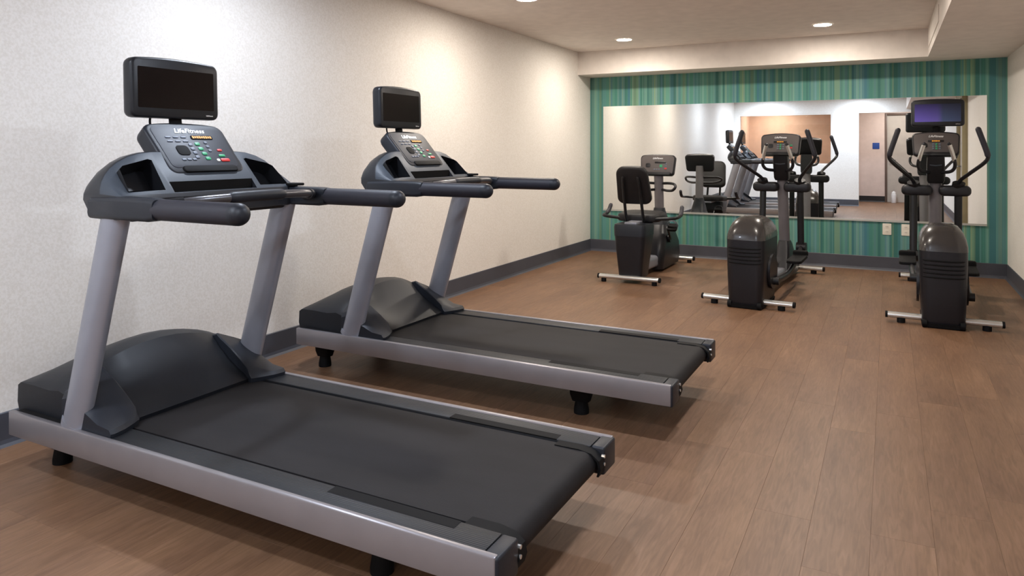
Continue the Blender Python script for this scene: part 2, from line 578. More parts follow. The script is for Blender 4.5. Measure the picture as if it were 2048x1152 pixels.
# slim access strip on the soffit's side face
bm = newbm(); box(bm, XS - 0.006, XS, 6.3, 7.86, ZS + 0.07, ZS + 0.2, bev=0.002)
struct('trim_2', bm, 'soffit')

def baseboard(name, p0, p1, nrm, mat='base'):
    p0 = Vector((*p0, 0)); p1 = Vector((*p1, 0)); n = Vector((*nrm, 0))
    prof = [(0, 0), (0.022, 0), (0.012, 0.012), (0.007, 0.028), (0.006, ZBASE - 0.004), (0.003, ZBASE), (0, ZBASE)]
    b_ = newbm()
    loft(b_, [[q + n * a + Vector((0, 0, z)) for a, z in prof] for q in (p0, p1)])
    return struct(name, b_, mat)
baseboard('baseboard_left', (XL, YF), (XL, YB), (1, 0))
baseboard('baseboard_back', (XL, YB), (XR, YB), (0, -1))
baseboard('baseboard_right', (XR, YF), (XR, YB), (-1, 0))
baseboard('baseboard_front', (XL, YF), (DX0, YF), (0, 1))

# interior window: frame and pane
bm = newbm()
for a in ((WX0, WX0 + 0.03, WZ0, WZ1), (WX1 - 0.03, WX1, WZ0, WZ1), (WX0 + 0.03, WX1 - 0.03, WZ0, WZ0 + 0.03), (WX0 + 0.03, WX1 - 0.03, WZ1 - 0.03, WZ1)):
    box(bm, a[0], a[1], YF - T, YF - 0.01, a[2], a[3])
win = struct('window_1', bm, 'trim_white')
bm = newbm(); box(bm, WX0 + 0.03, WX1 - 0.03, YF - 0.07, YF - 0.064, WZ0 + 0.03, WZ1 - 0.03)
obj('pane', bm, 'glass', win, smooth=False)

# neighbour room behind the window and the hallway behind the doorway
HB = -2.72
bm = newbm(); box(bm, XL - T, -0.86, -3.32, -3.2, 0, ZC)
struct('wall_lobby', bm, 'peach_wall')
bm = newbm(); box(bm, XL - T, XL, -3.2, YF - T, 0, ZC)
struct('wall_lobby_side', bm, 'peach_wall')
bm = newbm(); box(bm, -0.86, -0.74, -3.32, YF - T, 0, ZC)
struct('wall_partition', bm, 'pink_wall')
bm = newbm()
HX0, HX1 = -0.04, 0.92
box(bm, -0.74, HX0, HB - T, HB, 0, ZC); box(bm, HX0, HX1, HB - T, HB, 2.1, ZC); box(bm, HX1, XR + 0.6, HB - T, HB, 0, ZC)
struct('wall_hallway', bm, 'pink_wall')
bm = newbm(); box(bm, XR + 0.5, XR + 0.6, HB, YF - T, 0, ZC); box(bm, XR + T, XR + 0.5, YF - T, YF, 0, ZC)
struct('wall_hallway_side', bm, 'pink_wall')
baseboard('baseboard_hallway', (-0.74, HB), (HX0 - 0.05, HB), (0, 1), 'black_base')
# hallway door
bm = newbm(); box(bm, HX0, HX1, HB - 0.08, HB - 0.03, 0.005, 2.1)
door = struct('door_1', bm, 'door')
bm = newbm()
box(bm, HX0 - 0.05, HX0, HB - T, HB + 0.015, 0, 2.15, bev=0.004); box(bm, HX1, HX1 + 0.05, HB - T, HB + 0.015, 0, 2.15, bev=0.004)
box(bm, HX0, HX1, HB - T, HB + 0.015, 2.1, 2.15, bev=0.004)
obj('door_frame', bm, 'door_frame', door)
bm = newbm(); tube(bm, [(HX0 + 0.07, HB - 0.03, 1.02), (HX0 + 0.07, HB + 0.03, 1.02)], 0.012); tube(bm, [(HX0 + 0.07, HB + 0.03, 1.02), (HX0 + 0.18, HB + 0.03, 1.02)], 0.011, ends=2)
obj('door_handle', bm, 'steel', door)
# closed door in the right wall with an olive casing
bm = newbm(); box(bm, XR - 0.02, XR - 0.004, 3.45, 4.32, 0.005, 2.03)
door2 = struct('door_2', bm, 'door')
bm = newbm()
box(bm, XR - 0.07, XR, 4.32, 4.42, 0, 2.11, bev=0.004); box(bm, XR - 0.07, XR, 3.35, 3.45, 0, 2.11, bev=0.004); box(bm, XR - 0.07, XR, 3.45, 4.32, 2.03, 2.11, bev=0.004)
obj('door_frame', bm, 'olive', door2)
bm = newbm(); tube(bm, [(XR - 0.02, 3.55, 1.0), (XR - 0.07, 3.55, 1.0)], 0.012); tube(bm, [(XR - 0.07, 3.55, 1.0), (XR - 0.07, 3.67, 1.0)], 0.011, ends=2)
obj('door_handle', bm, 'steel', door2)

# wall mirror on the striped wall
MX0, MX1, MZ0, MZ1 = -3.1355, 0.8505, 0.5184, 1.7926
root = thing('wall_mirror', 'large frameless wall mirror on the green striped wall', 'mirror', (0, YB, MZ0))
bm = newbm(); box(bm, MX0, MX1, -0.008, -0.0005, 0.0, MZ1 - MZ0)
obj('mirror_glass', bm, 'mirror', root, smooth=False)
bm = newbm(); box(bm, MX0, MX1, -0.014, -0.0005, -0.012, -0.0002); box(bm, MX0, MX1, -0.014, -0.0085, -0.0002, 0.008)
obj('mounting_channel', bm, 'alu', root, smooth=False)

# outlets
for i, (ox, lab) in enumerate(((-0.019, 'white wall outlet under the mirror, further from the right wall'), (0.154, 'white wall outlet under the mirror, closer to the right wall'))):
    t = thing('wall_outlet', lab, 'outlet', (ox, YB, 0.432), group='outlets under the mirror')
    fr = Frame((0, 0, 0), (1, 0, 0), (0, 0, 1))
    bm = newbm(); slab(bm, fr, rrect(0.082, 0.118, 0.006), 0.0005, 0.006, bev=0.002); obj('cover_plate', bm, 'outlet', t)
    for dz in (-0.026, 0.026):
        bm = newbm(); slab(bm, fr, rrect(0.034, 0.03, 0.009), 0.006, 0.0085, off=(0, dz)); s = obj('socket', bm, 'outlet', t)
        bm = newbm()
        for dx in (-0.007, 0.007): slab(bm, fr, rrect(0.003, 0.011, 0.001, 2), 0.0085, 0.009, off=(dx, dz))
        obj('slot', bm, 'outlet_dark', s)

# hallway sign and white canister
t = thing('door_sign', 'small square blue sign on the pinkish hallway wall', 'sign', (-0.28, HB, 1.36))
fr = Frame((0, 0, 0), (-1, 0, 0), (0, 0, 1))
bm = newbm(); slab(bm, fr, rrect(0.15, 0.15, 0.008), 0.0005, 0.008, bev=0.002); obj('plate', bm, 'sign_blue', t)
t = thing('white_canister', 'white plastic canister standing on the hallway floor by the door', 'canister', (0.1, HB + 0.14, 0))
bm = newbm()
prof = [(0.05, 0), (0.055, 0.01), (0.055, 0.2), (0.05, 0.22)]
loft(bm, [[(r_ * math.cos(a * math.pi / 10), r_ * math.sin(a * math.pi / 10), z) for a in range(20)] for r_, z in prof]); obj('body', bm, 'bottle', t)
bm = newbm()
prof = [(0.046, 0.22), (0.046, 0.25), (0.03, 0.26), (0.02, 0.265), (0.018, 0.275)]
loft(bm, [[(r_ * math.cos(a * math.pi / 10), r_ * math.sin(a * math.pi / 10), z) for a in range(20)] for r_, z in prof]); obj('lid', bm, 'bottle', t)

# ceiling downlights
def lamp_mats():
    for k, c in (('lamp_warm', WARM), ('lamp_neutral', NEUTRAL), ('lamp_cool', COOL)):
        M[k] = emit(k, c, LAMP)
lamp_mats()
def downlight(x, y, z, mat, label, group):
    t = thing('downlight', label, 'downlight', (x, y, z), group=group)
    n = 32
    bm = newbm()
    prof = [(0.076, -0.0012), (0.078, -0.006), (0.09, -0.005), (0.094, -0.0004)]
    loft(bm, [[(r_ * math.cos(2 * math.pi * a / n), r_ * math.sin(2 * math.pi * a / n), zz) for a in range(n)] for r_, zz in prof], cap0=False, cap1=False)
    obj('trim_ring', bm, 'trim_white', t)
    bm = newbm()
    prof = [(0.076, -0.0008), (0.06, -0.0045), (0.03, -0.006)]
    loft(bm, [[(r_ * math.cos(2 * math.pi * a / n), r_ * math.sin(2 * math.pi * a / n), zz) for a in range(n)] for r_, zz in prof], cap0=False)
    obj('lens', bm, mat, t)
for y, mat, where in ((7.29, 'lamp_warm', 'beside the dropped soffit'), (4.98, 'lamp_warm', 'above the floor past the treadmills'), (2.67, 'lamp_cool', 'above the treadmills'), (0.36, 'lamp_cool', 'near the doorway wall')):
    for x, side in ((-2.49, 'left wall side'), (-0.55, 'middle of the room')):
        downlight(x, y, ZC, mat, 'round recessed ceiling downlight %s, %s' % (where, side), 'ceiling downlights')
for x, side in ((-2.49, 'left wall side'), (-0.55, 'middle of the room')):  # extra pair added out of view to brighten the doorway wall in the mirror
    downlight(x, -0.5, ZC, 'lamp_cool', 'added unseen fill downlight right in front of the doorway wall, %s' % side, 'ceiling downlights')
downlight(-2.6, -2.5, ZC, 'lamp_warm', 'round recessed downlight in the peach room behind the window', 'ceiling downlights')
downlight(0.2, -1.95, ZC, 'lamp_neutral', 'round recessed downlight in the hallway ceiling', 'ceiling downlights')

# ================================================================== consoles and televisions shared by the machines
def television(t, fr, w, h, screen_mat, bracket_pts, depth=0.065):
    """fr: centre of the front face"""
    bm = newbm(); slab(bm, fr, rrect(w, h, 0.026, bulge=0.012), -depth, 0.0, bev=0.012, bevb=0.026)
    tv = obj('monitor_housing', bm, 'bezel', t)
    bm = newbm(); slab(bm, fr, rrect(w - 0.055, h - 0.072, 0.004, 2), -0.004, 0.0012, off=(0, 0.003))
    obj('screen', bm, screen_mat, tv)
    lettering('maker_mark', 'LifeFitness', fr, 0.008, 'white_key', tv, at=(w / 2 - 0.05, -h / 2 + 0.017), n=0.0004, shear=0)
    bm = newbm(); tube(bm, bracket_pts, (0.03, 0.014), 10, 3)
    obj('monitor_bracket', bm, 'matte', t)
    return tv

def keys(fr, parent, items, n=0.0005):
    for name, x, y, w, h, mat in items:
        bm = newbm(); slab(bm, fr, rrect(w, h, min(w, h) * 0.3, 3), n - 0.001, n + 0.0022, bev=0.0008, off=(x, y))
        obj(name, bm, mat, parent)

def segments(fr, parent, x, y, w, n, h):
    """amber glow of the message display, one bar per character cell"""
    bm = newbm()
    for i in range(n):
        slab(bm, fr, rrect(w / n * 0.72, h * (1.0, 0.8, 0.95)[i % 3], 0.0008, 2), 0.0026, 0.0032, off=(x - w / 2 + w / n * (i + 0.5), y))
    obj('display_segment', bm, 'amber', parent)

# ================================================================== treadmill
def make_treadmill(label, loc):
    t = thing('treadmill', label, 'treadmill', loc)
    L0, L1, W = 0.05, 2.175, 0.43
    ZR0, ZR1 = 0.158, 0.246
    for s in (-1, 1):
        # silver side extrusion with ribbed foot rail on top and a moulded end cap
        bm = newbm()
        y0, y1 = sorted((s * W, s * (W - 0.022)))
        box(bm, L0, L1 + 0.012, y0, y1, ZR0, ZR1 + 0.004, bev=0.005)
        side = obj('side_rail', bm, 'rail', t)
        bm = newbm()
        y0, y1 = sorted((s * (W - 0.0225), s * 0.313))
        box(bm, 0.40, L1 - 0.03, y0, y1, ZR0 + 0.02, ZR1, bev=0.003)
        obj('foot_rail', bm, 'foot_rail', side)
        bm = newbm()
        y0, y1 = sorted((s * (W - 0.004), s * 0.314))
        box(bm, L1 - 0.028, L1 + 0.020, y0, y1, ZR0 - 0.004, ZR1 + 0.002, bev=0.008, seg=3)
        obj('end_cap', bm, 'slate', side)
        bm = newbm()
        y0, y1 = sorted((s * 0.352, s * 0.3125))
        box(bm, 1.58, 2.02, y0, y1, ZR1 - 0.004, ZR1 + 0.0008)
        obj('rail_slot', bm, 'matte', side, smooth=False)
        # belt guard that wraps over the belt's corner at the rear roller
        bm = newbm()
        y0, y1 = sorted((s * 0.318, s * 0.272))
        prof = [(2.03, 0.2445), (2.12, 0.2455), (2.165, 0.238), (2.192, 0.218), (2.198, 0.19), (2.19, 0.165), (2.183, 0.165), (2.19, 0.19), (2.184, 0.214), (2.16, 0.232), (2.12, 0.2395), (2.03, 0.2395)]
        loft(bm, [[(x, yy, z) for x, z in prof] for yy in (y0, y1)])
        g = obj('belt_guard', bm, 'matte', t)
        bm = newbm()
        for z in (0.222, 0.196): tube(bm, [(2.188, s * 0.31, z), (2.199, s * 0.31, z)], 0.006, 8)
        obj('bolt', bm, 'chrome', g)
        # levelling feet
        for x in (0.11, 1.71):
            bm = newbm()
            loft(bm, [[(x + a_, s * 0.26 + b_, z) for a_, b_ in rrect(w, d, 0.02, 4)] for z, w, d in ((0.06, 0.085, 0.06), (0.09, 0.10, 0.075), (0.175, 0.11, 0.085))])
            tube(bm, [(x, s * 0.26, 0.001), (x, s * 0.26, 0.018), (x, s * 0.26, 0.062)], 0.036, 16, 1, rad=[1, 1, 0.8])
            obj('foot', bm, 'matte', t)
    # deck and rollers
    bm = newbm(); box(bm, 0.10, 2.06, -0.318, 0.318, 0.17, 0.222)
    obj('deck', bm, 'matte', t, smooth=False)
    bm = newbm(); tube(bm, [(2.135, -0.315, 0.198), (2.135, 0.315, 0.198)], 0.04, 20, 1)
    obj('rear_roller', bm, 'black', t)
    # running belt: closed loop around the rollers
    bm = newbm()
    loop = []
    rc, rr = Vector((2.135, 0.198)), 0.0435
    for i in range(13):
        a = R(90 - 180 * i / 12); loop.append((rc.x + rr * math.cos(a), rc.y + rr * math.sin(a)))
    fc = Vector((0.33, 0.198))
    for i in range(9):
        a = R(270 - 180 * i / 8); loop.append((fc.x + rr * math.cos(a), fc.y + rr * math.sin(a)))
    loft(bm, [[(x, y, z) for x, z in loop] for y in (-0.299, -0.2, 0, 0.2, 0.299)])
    obj('running_belt', bm, 'belt', t)
    # frame beam under the front, keeps the hood off the floor
    bm = newbm(); box(bm, 0.06, 0.45, -0.407, 0.407, 0.15, 0.248, bev=0.01)
    obj('front_frame', bm, 'matte', t)

    # ---- motor hood: lofted from the near to the far side, ridge across the width
    def hood_ring(y):
        q = abs(y) / 0.385
        crown = 0.352 + 0.130 * max(0, 1 - q * q) ** 0.75
        sh = 0.02 * q ** 4
        zt = crown
        zf = 0.343 + 0.02 * (1 - q ** 2)
        pts = [(0.02 + sh, 0.235), (0.008 + sh, 0.27), (0.012 + sh, zf - 0.008), (0.03 + sh, zf + 0.004),
               (0.14, zf + (zt - zf) * 0.62), (0.24, zt - 0.008), (0.30, zt), (0.345, zt - 0.012),
               (0.40, 0.265 + (zt - 0.265) * 0.64), (0.46, 0.265 + (zt - 0.265) * 0.36), (0.515, 0.265 + (zt - 0.265) * 0.16), (0.555, 0.272), (0.575, 0.256), (0.57, 0.235)]
        return [(x, y, z) for x, z in pts]
    bm = newbm()
    ys = [-0.385, -0.375, -0.355, -0.32, -0.28, -0.22, -0.15, -0.08, 0, 0.08, 0.15, 0.22, 0.28, 0.32, 0.355, 0.375, 0.385]
    loft(bm, [hood_ring(y) for y in ys])
    obj('motor_hood', bm, 'hood', t, angle=30)
    # boots: wings that carry the hood's shoulders back around the uprights
    for s in (-1, 1):
        bm = newbm()
        def ring(y, top, tip, x0=0.30):
            q = [(x0, 0.24), (x0, top - 0.012), (x0 + 0.04, top), (0.40, 0.26 + (top - 0.26) * 0.90), (0.46, 0.26 + (top - 0.26) * 0.70), (0.52, 0.26 + (top - 0.26) * 0.46), (0.57, 0.26 + (top - 0.26) * 0.23), (tip - 0.012, 0.274), (tip, 0.26), (tip - 0.004, 0.24)]
            return [(x, s * y, z) for x, z in q]
        loft(bm, [ring(0.262, 0.424, 0.592, 0.335), ring(0.268, 0.430, 0.60, 0.335), ring(0.31, 0.412, 0.622, 0.335), ring(0.35, 0.394, 0.64, 0.345), ring(0.395, 0.372, 0.65, 0.355), ring(0.408, 0.35, 0.646, 0.36)])
        obj('upright_boot', bm, 'slate', t, angle=30)
        # upright
        bm = newbm()
        tube(bm, [(0.42, s * 0.392, 0.246), (0.655, s * 0.392, 1.03)], (0.036, 0.062), 24, 1, up=(1, 0, 0))
        u = obj('upright', bm, 'silver', t)
        bm = newbm()
        tube(bm, [(0.417, s * 0.392, 0.240), (0.424, s * 0.392, 0.262)], (0.036, 0.072), 24, 1, up=(1, 0, 0))
        obj('weld_collar', bm, 'silver', u)

    # ---- dash: arched cowl across the machine
    def prof(s):
        k = lambda z: 1.09 + (z - 1.09) * s
        d = 0.055 * (1 - s)
        return [(0.56, 1.012), (0.49 + d * 0.4, 1.075), (0.462 + d, k(1.125)), (0.472 + d, k(1.18)), (0.497 + d, k(1.222)), (0.53 + d * 0.8, k(1.242)), (0.565 + d * 0.6, k(1.246)), (0.575 + d * 0.6, k(1.243)),
                (0.702, 1.092), (0.712, 1.078), (0.712, 1.015), (0.70, 1.010)]
    def sfac(y):
        q = (abs(y) - 0.2) / 0.222
        return 1.0 if q <= 0 else math.sqrt(max(0.0, 1 - q * q))
    bm = newbm()
    ys = [-0.422, -0.419, -0.41, -0.395, -0.375, -0.345, -0.30, -0.25, -0.2, 0.2, 0.25, 0.30, 0.345, 0.375, 0.395, 0.41, 0.419, 0.422]
    rings = [[(x, y, z) for x, z in prof(max(0.05, sfac(y)))] for y in ys]
    fs = loft(bm, rings)
    n = len(rings[0])
    for i, f in enumerate(fs):
        if i % n in (7,): f.material_index = 1
    dash = obj('dash', bm, None, t, mats=['cowl', 'slate_light'], angle=40)
    face = Frame((0.638, 0, 1.168), (0, 1, 0), Vector((0.5715 - 0.702, 0, 1.243 - 1.092)))
    cups = {-1: [(-0.372, -0.082), (-0.362, 0.022), (-0.345, 0.036), (-0.232, 0.066), (-0.218, 0.06), (-0.226, -0.082)],
            1: [(0.222, -0.082), (0.214, 0.06), (0.228, 0.066), (0.33, 0.036), (0.352, 0.02), (0.375, -0.082)]}
    cut = []
    for s in (-1, 1):
        b_ = newbm()
        loft(b_, [[face.p(a, b, c) for a, b in cups[s]] for c in (-0.07, 0.05)])
        cut.append(obj('cutter', b_, 'black', t, smooth=False))
    b_ = newbm()
    loft(b_, [[(x, y, z) for x, z in ((0.668, 1.134), (0.735, 1.134), (0.735, 1.094), (0.668, 1.094))] for y in (-0.195, 0.195)])
    cut.append(obj('cutter', b_, 'black', t, smooth=False))
    boolean_cut(dash, cut)
    for s in (-1, 1):
        bm = newbm()
        cx = sum(a for a, b in cups[s]) / 6; cy = sum(b for a, b in cups[s]) / 6
        sh = [(cx + (a - cx) * 0.985, cy + (b - cy) * 0.985) for a, b in cups[s]]
        loft(bm, [[face.p(a, b, c) for a, b in sh] for c in (0.0, -0.068)], cap0=False)
        c_ = obj('cup_holder', bm, 'black', dash, smooth=False)
    bm = newbm(); box(bm, 0.665, 0.672, -0.194, 0.194, 1.096, 1.133)
    obj('reading_tray', bm, 'matte', dash)
    # underside cross beam
    bm = newbm(); box(bm, 0.57, 0.69, -0.36, 0.36, 0.998, 1.02, bev=0.008)
    obj('cross_beam', bm, 'black', t)

    # ---- handrails: moulded arm and rubber grip
    for s in (-1, 1):
        bm = newbm()
        ys_ = s * 0.402
        rings = []
        for x, z0, z1, hw in ((0.545, 1.016, 1.05, 0.026), (0.56, 1.012, 1.085, 0.034), (0.72, 1.012, 1.091, 0.036), (0.87, 1.012, 1.090, 0.036), (0.905, 1.018, 1.086, 0.034)):
            c = [(a, b) for a, b in rrect(hw * 2, z1 - z0, 0.016, 4)]
            rings.append([(x, ys_ + a, (z0 + z1) / 2 + b) for a, b in c])
        loft(bm, rings)
        arm = obj('handrail', bm, 'slate', t)
        bm = newbm(); tube(bm, [(0.895, ys_, 1.052), (1.255, ys_, 1.052)], 0.0355, 24, 1)
        grip = obj('grip', bm, 'grip', arm)
        bm = newbm(); tube(bm, [(1.2545, ys_, 1.052), (1.268, ys_, 1.052)], 0.0358, 24, 1, ends=5)
        obj('grip_end_cap', bm, 'slate', arm)
    # small holder clipped on the far end of the dash
    bm = newbm(); box(bm, 0.665, 0.735, 0.365, 0.435, 1.094, 1.106, bev=0.004); box(bm, 0.68, 0.70, 0.385, 0.43, 1.085, 1.096, bev=0.003)
    obj('accessory_clip', bm, 'matte', t)

    # ---- sensor bar across the handrails
    path = [(0.80, -0.375, 1.055), (0.86, -0.34, 1.064), (0.90, -0.26, 1.073), (0.915, -0.12, 1.077), (0.918, 0, 1.078), (0.915, 0.12, 1.077), (0.90, 0.26, 1.073), (0.86, 0.34, 1.064), (0.80, 0.375, 1.055)]
    bm = newbm(); tube(bm, path, 0.0165, 14, 4)
    bar = obj('sensor_bar', bm, 'bar_metal', t)
    bm = newbm(); tube(bm, path[3:6], 0.0215, 14, 5, ends=2)
    obj('center_grip', bm, 'slate', bar)
    for s in (-1, 1):
        bm = newbm(); tube(bm, [(0.80, s * 0.375, 1.055), (0.86, s * 0.34, 1.064), (0.885, s * 0.30, 1.069)], 0.021, 14, 4)
        obj('bar_sleeve', bm, 'black', bar)

    # ---- console
    v = Vector((0.465 - 0.64, 0, 1.345 - 1.15))
    fr = Frame((0.553, 0.010, 1.25), (0, 1, 0), v)
    Lc = v.length * 0.93
    bm = newbm(); slab(bm, fr, rrect(0.372, Lc + 0.012, 0.035, bulge=0.018, taper=0.965), -0.062, 0.012, bev=0.012, bevb=0.02)
    con = obj('console', bm, 'slate', t)
    bm = newbm(); slab(bm, fr, rrect(0.325, Lc - 0.03, 0.022, bulge=0.014, taper=0.965), 0.006, 0.0135, off=(0, 0.006), bev=0.001)
    obj('overlay_panel', bm, 'panel', con)
    fk = Frame(fr.p(0, 0, 0.0135), fr.u, fr.v)
    keys(fk, con, [
        ('message_display', 0.052, 0.058, 0.105, 0.02, 'matte'),
        ('profile_display', -0.07, -0.012, 0.055, 0.05, 'matte'),
        ('start_key', 0.098, -0.042, 0.03, 0.013, 'green_key'),
        ('stop_key', 0.102, -0.066, 0.042, 0.016, 'red_key'),
        ('cool_down_key', 0.068, -0.066, 0.014, 0.014, 'white_key'),
        ('pause_key', 0.102, -0.012, 0.022, 0.012, 'red_key')])
    for i in range(4):
        keys(fk, con, [('number_key', 0.012 + 0.004 * i, 0.022 - 0.026 * i, 0.022, 0.016, 'green_key'), ('number_key', -0.022, 0.018 - 0.022 * i, 0.018, 0.014, 'grey_key')])
    for i in range(3):
        keys(fk, con, [('select_key', -0.105 + 0.035 * i, 0.058, 0.024, 0.008, 'grey_key'), ('select_key', -0.105 + 0.035 * i, 0.036, 0.024, 0.007, 'grey_key')])
    for i in range(3): keys(fk, con, [('arrow_key', 0.055, 0.03 - 0.022 * i, 0.014, 0.012, 'grey_key'), ('arrow_key', -0.09 + 0.024 * i, -0.06, 0.018, 0.01, 'grey_key')])
    lettering('lettering', 'LifeFitness', fk, 0.034, 'logo', con, at=(0.008, 0.092), n=0.0006, shear=0.3)
    segments(fk, con, 0.052, 0.058, 0.094, 9, 0.013)
    # soft edge below the panel
    bm = newbm(); slab(bm, fr, rrect(0.26, 0.03, 0.014, 4), 0.008, 0.018, off=(0.01, -Lc / 2 + 0.012), bev=0.006)
    obj('palm_rest', bm, 'matte', con)

    # ---- television on top of the console
    ft = Frame((0.474, -0.012, 1.495), (0, 1, 0), (-0.03, 0, 1))
    television(t, ft, 0.405, 0.232, 'screen_off', [(0.56, 0.0, 1.235), (0.50, 0.0, 1.285), (0.452, 0.0, 1.34), (0.44, 0.0, 1.40)])
    bm = newbm(); tube(bm, [(0.43, -0.1, 1.40), (0.445, -0.115, 1.36), (0.47, -0.12, 1.31), (0.46, -0.11, 1.26), (0.50, -0.1, 1.235)], 0.0045, 8, 5)
    obj('cable', bm, 'matte', t)
    return t

tm1 = make_treadmill('black and silver treadmill beside the open floor, further from the striped mirror wall', (-3.043, 1.965, 0))
copy_tree(tm1, (-3.008, 3.438, 0), 0, 'black and silver treadmill standing between the other treadmill and the bike')
tm1['group'] = 'treadmills along the cream wall'
for o in list(COL.objects):
    if o.parent is None and o.name.startswith('treadmill'): o['group'] = 'treadmills along the cream wall'

# ================================================================== cross-trainer (elliptical)
def make_elliptical(label, loc, rz, with_tv):
    t = thing('cross_trainer', label, 'elliptical', loc, rz, 'cross-trainers facing the mirror')
    # housing: stacked rounded-rectangle rings
    def rr_ring(hx, y0, y1, z, r):
        return [(x, (y0 + y1) / 2 + y, z) for x, y in rrect(hx * 2, y1 - y0, r, 6)]
    bm = newbm()
    loft(bm, [rr_ring(0.128, 0.012, 0.50, 0.03, 0.05), rr_ring(0.134, 0.004, 0.51, 0.06, 0.055), rr_ring(0.142, 0.0, 0.53, 0.25, 0.06), rr_ring(0.148, 0.0, 0.55, 0.45, 0.065), rr_ring(0.149, 0.002, 0.56, 0.545, 0.07)])
    hous = obj('drive_housing', bm, 'body', t)
    bm = newbm()
    loft(bm, [rr_ring(0.151, 0.0, 0.562, 0.54, 0.072), rr_ring(0.150, 0.008, 0.555, 0.575, 0.075), rr_ring(0.142, 0.03, 0.53, 0.62, 0.08), rr_ring(0.126, 0.065, 0.485, 0.665, 0.085), rr_ring(0.10, 0.11, 0.43, 0.698, 0.08), rr_ring(0.065, 0.16, 0.36, 0.715, 0.06), rr_ring(0.03, 0.21, 0.30, 0.719, 0.028)])
    obj('housing_dome', bm, 'dome', t)
    for i in range(5):
        z = 0.362 + 0.029 * i
        bm = newbm()
        path = [(-0.13, 0.03, z), (-0.10, 0.004, z - 0.002), (0, -0.001, z - 0.004), (0.10, 0.004, z - 0.002), (0.13, 0.03, z)]
        tube(bm, path, (0.0055, 0.006), 8, 4)
        obj('vent_slot', bm, 'matte', hous)
    bm = newbm(); loft(bm, [rr_ring(0.132, 0.004, 0.50, 0.006, 0.04), rr_ring(0.137, 0.0, 0.505, 0.035, 0.05)])
    obj('base_skirt', bm, 'matte', t)
    for s in (-1, 1):
        bm = newbm(); tube(bm, [(s * 0.1, 0.02, 0.03), (s * 0.13, 0.02, 0.03)], 0.028, 14, 1)
        obj('transport_wheel', bm, 'matte', t)
    # stabilisers
    def stabiliser(y, hw, gap):
        for s in (-1, 1):
            pass
        bm = newbm(); tube(bm, [(-hw, y, 0.052), (hw, y, 0.052)], (0.03, 0.022), 16, 1)
        st = obj('stabilizer', bm, 'chrome', t)
        for s in (-1, 1):
            bm = newbm(); tube(bm, [(s * (hw - 0.004), y, 0.052), (s * (hw + 0.012), y, 0.052)], (0.0315, 0.0235), 16, 1)
            obj('stabilizer_cap', bm, 'matte', st)
            bm = newbm(); tube(bm, [(s * (hw - 0.09), y, 0.001), (s * (hw - 0.09), y, 0.034)], 0.028, 14, 1)
            obj('leveling_foot', bm, 'matte', st)
    stabiliser(0.10, 0.352, 0)
    stabiliser(2.02, 0.272, 0)
    # base beam with silver side covers, front column foot
    bm = newbm(); box(bm, -0.05, 0.05, 0.45, 2.0, 0.05, 0.115, bev=0.01)
    obj('base_beam', bm, 'black', t)
    bm = newbm()
    loft(bm, [[(x, y, z) for x, z in rrect_xz(w, h, zc)] for y, w, h, zc in ((0.5, 0.17, 0.12, 0.12), (0.8, 0.15, 0.11, 0.115), (1.15, 0.13, 0.10, 0.11), (1.3, 0.11, 0.09, 0.105))])
    obj('beam_cover', bm, 'silver', t)
    bm = newbm()
    loft(bm, [[(x, yc + y, z) for x, y in rrect(w, d, 0.03, 5)] for z, yc, w, d in ((0.06, 1.56, 0.16, 0.5), (0.16, 1.56, 0.15, 0.42), (0.26, 1.55, 0.13, 0.28), (0.34, 1.54, 0.115, 0.18), (0.38, 1.53, 0.10, 0.12))])
    obj('column_foot', bm, 'body', t)
    bm = newbm(); tube(bm, [(0, 1.54, 0.3), (0, 1.42, 1.0)], (0.05, 0.035), 20, 1, up=(0, 1, 0))
    obj('column', bm, 'column', t)
    # console mount
    bm = newbm()
    loft(bm, [[(x, yc + y, z) for x, y in rrect(w, d, 0.02, 4)] for z, yc, w, d in ((0.965, 1.42, 0.115, 0.10), (0.99, 1.41, 0.132, 0.115), (1.12, 1.38, 0.136, 0.12), (1.2, 1.36, 0.13, 0.11))])
    mount = obj('console_mount', bm, 'black', t)
    bm = newbm(); tube(bm, [(-0.045, 1.322, 1.125), (0, 1.318, 1.119), (0.045, 1.322, 1.125)], 0.006, 8, 4)
    obj('bottle_ledge', bm, 'slate_light', mount)
    # console
    fr = Frame((0, 1.335, 1.298), (1, 0, 0), (0, 0.06, 0.2))
    bm = newbm(); slab(bm, fr, rrect(0.362, 0.198, 0.03, bulge=0.02, taper=0.94), -0.055, 0.012, bev=0.012, bevb=0.02)
    con = obj('console', bm, 'body', t)
    bm = newbm(); slab(bm, fr, rrect(0.336, 0.172, 0.024, bulge=0.018, taper=0.94), 0.006, 0.0135, off=(0, 0.002), bev=0.001)
    obj('overlay_panel', bm, 'panel_grey', con)
    fk = Frame(fr.p(0, 0, 0.0135), fr.u, fr.v)
    keys(fk, con, [('message_display', 0.0, 0.03, 0.12, 0.018, 'black'), ('profile_display', -0.085, -0.01, 0.045, 0.04, 'black'), ('start_key', 0.1, -0.005, 0.022, 0.012, 'green_key'), ('stop_key', 0.1, -0.03, 0.022, 0.014, 'red_key')])
    for i in range(3):
        for j in range(3): keys(fk, con, [('number_key', -0.02 + 0.024 * j, 0.002 - 0.02 * i, 0.016, 0.013, 'grey_key' if j != 1 else 'green_key')])
    lettering('lettering', 'LifeFitness', fk, 0.026, 'logo', con, at=(0, 0.072), n=0.0006, shear=0.3)
    segments(fk, con, 0.0, 0.03, 0.06, 6, 0.010)
    bm = newbm(); slab(bm, fr, rrect(0.27, 0.03, 0.012, 4), 0.008, 0.03, off=(0, -0.088), bev=0.008)
    obj('reading_ledge', bm, 'black', con)
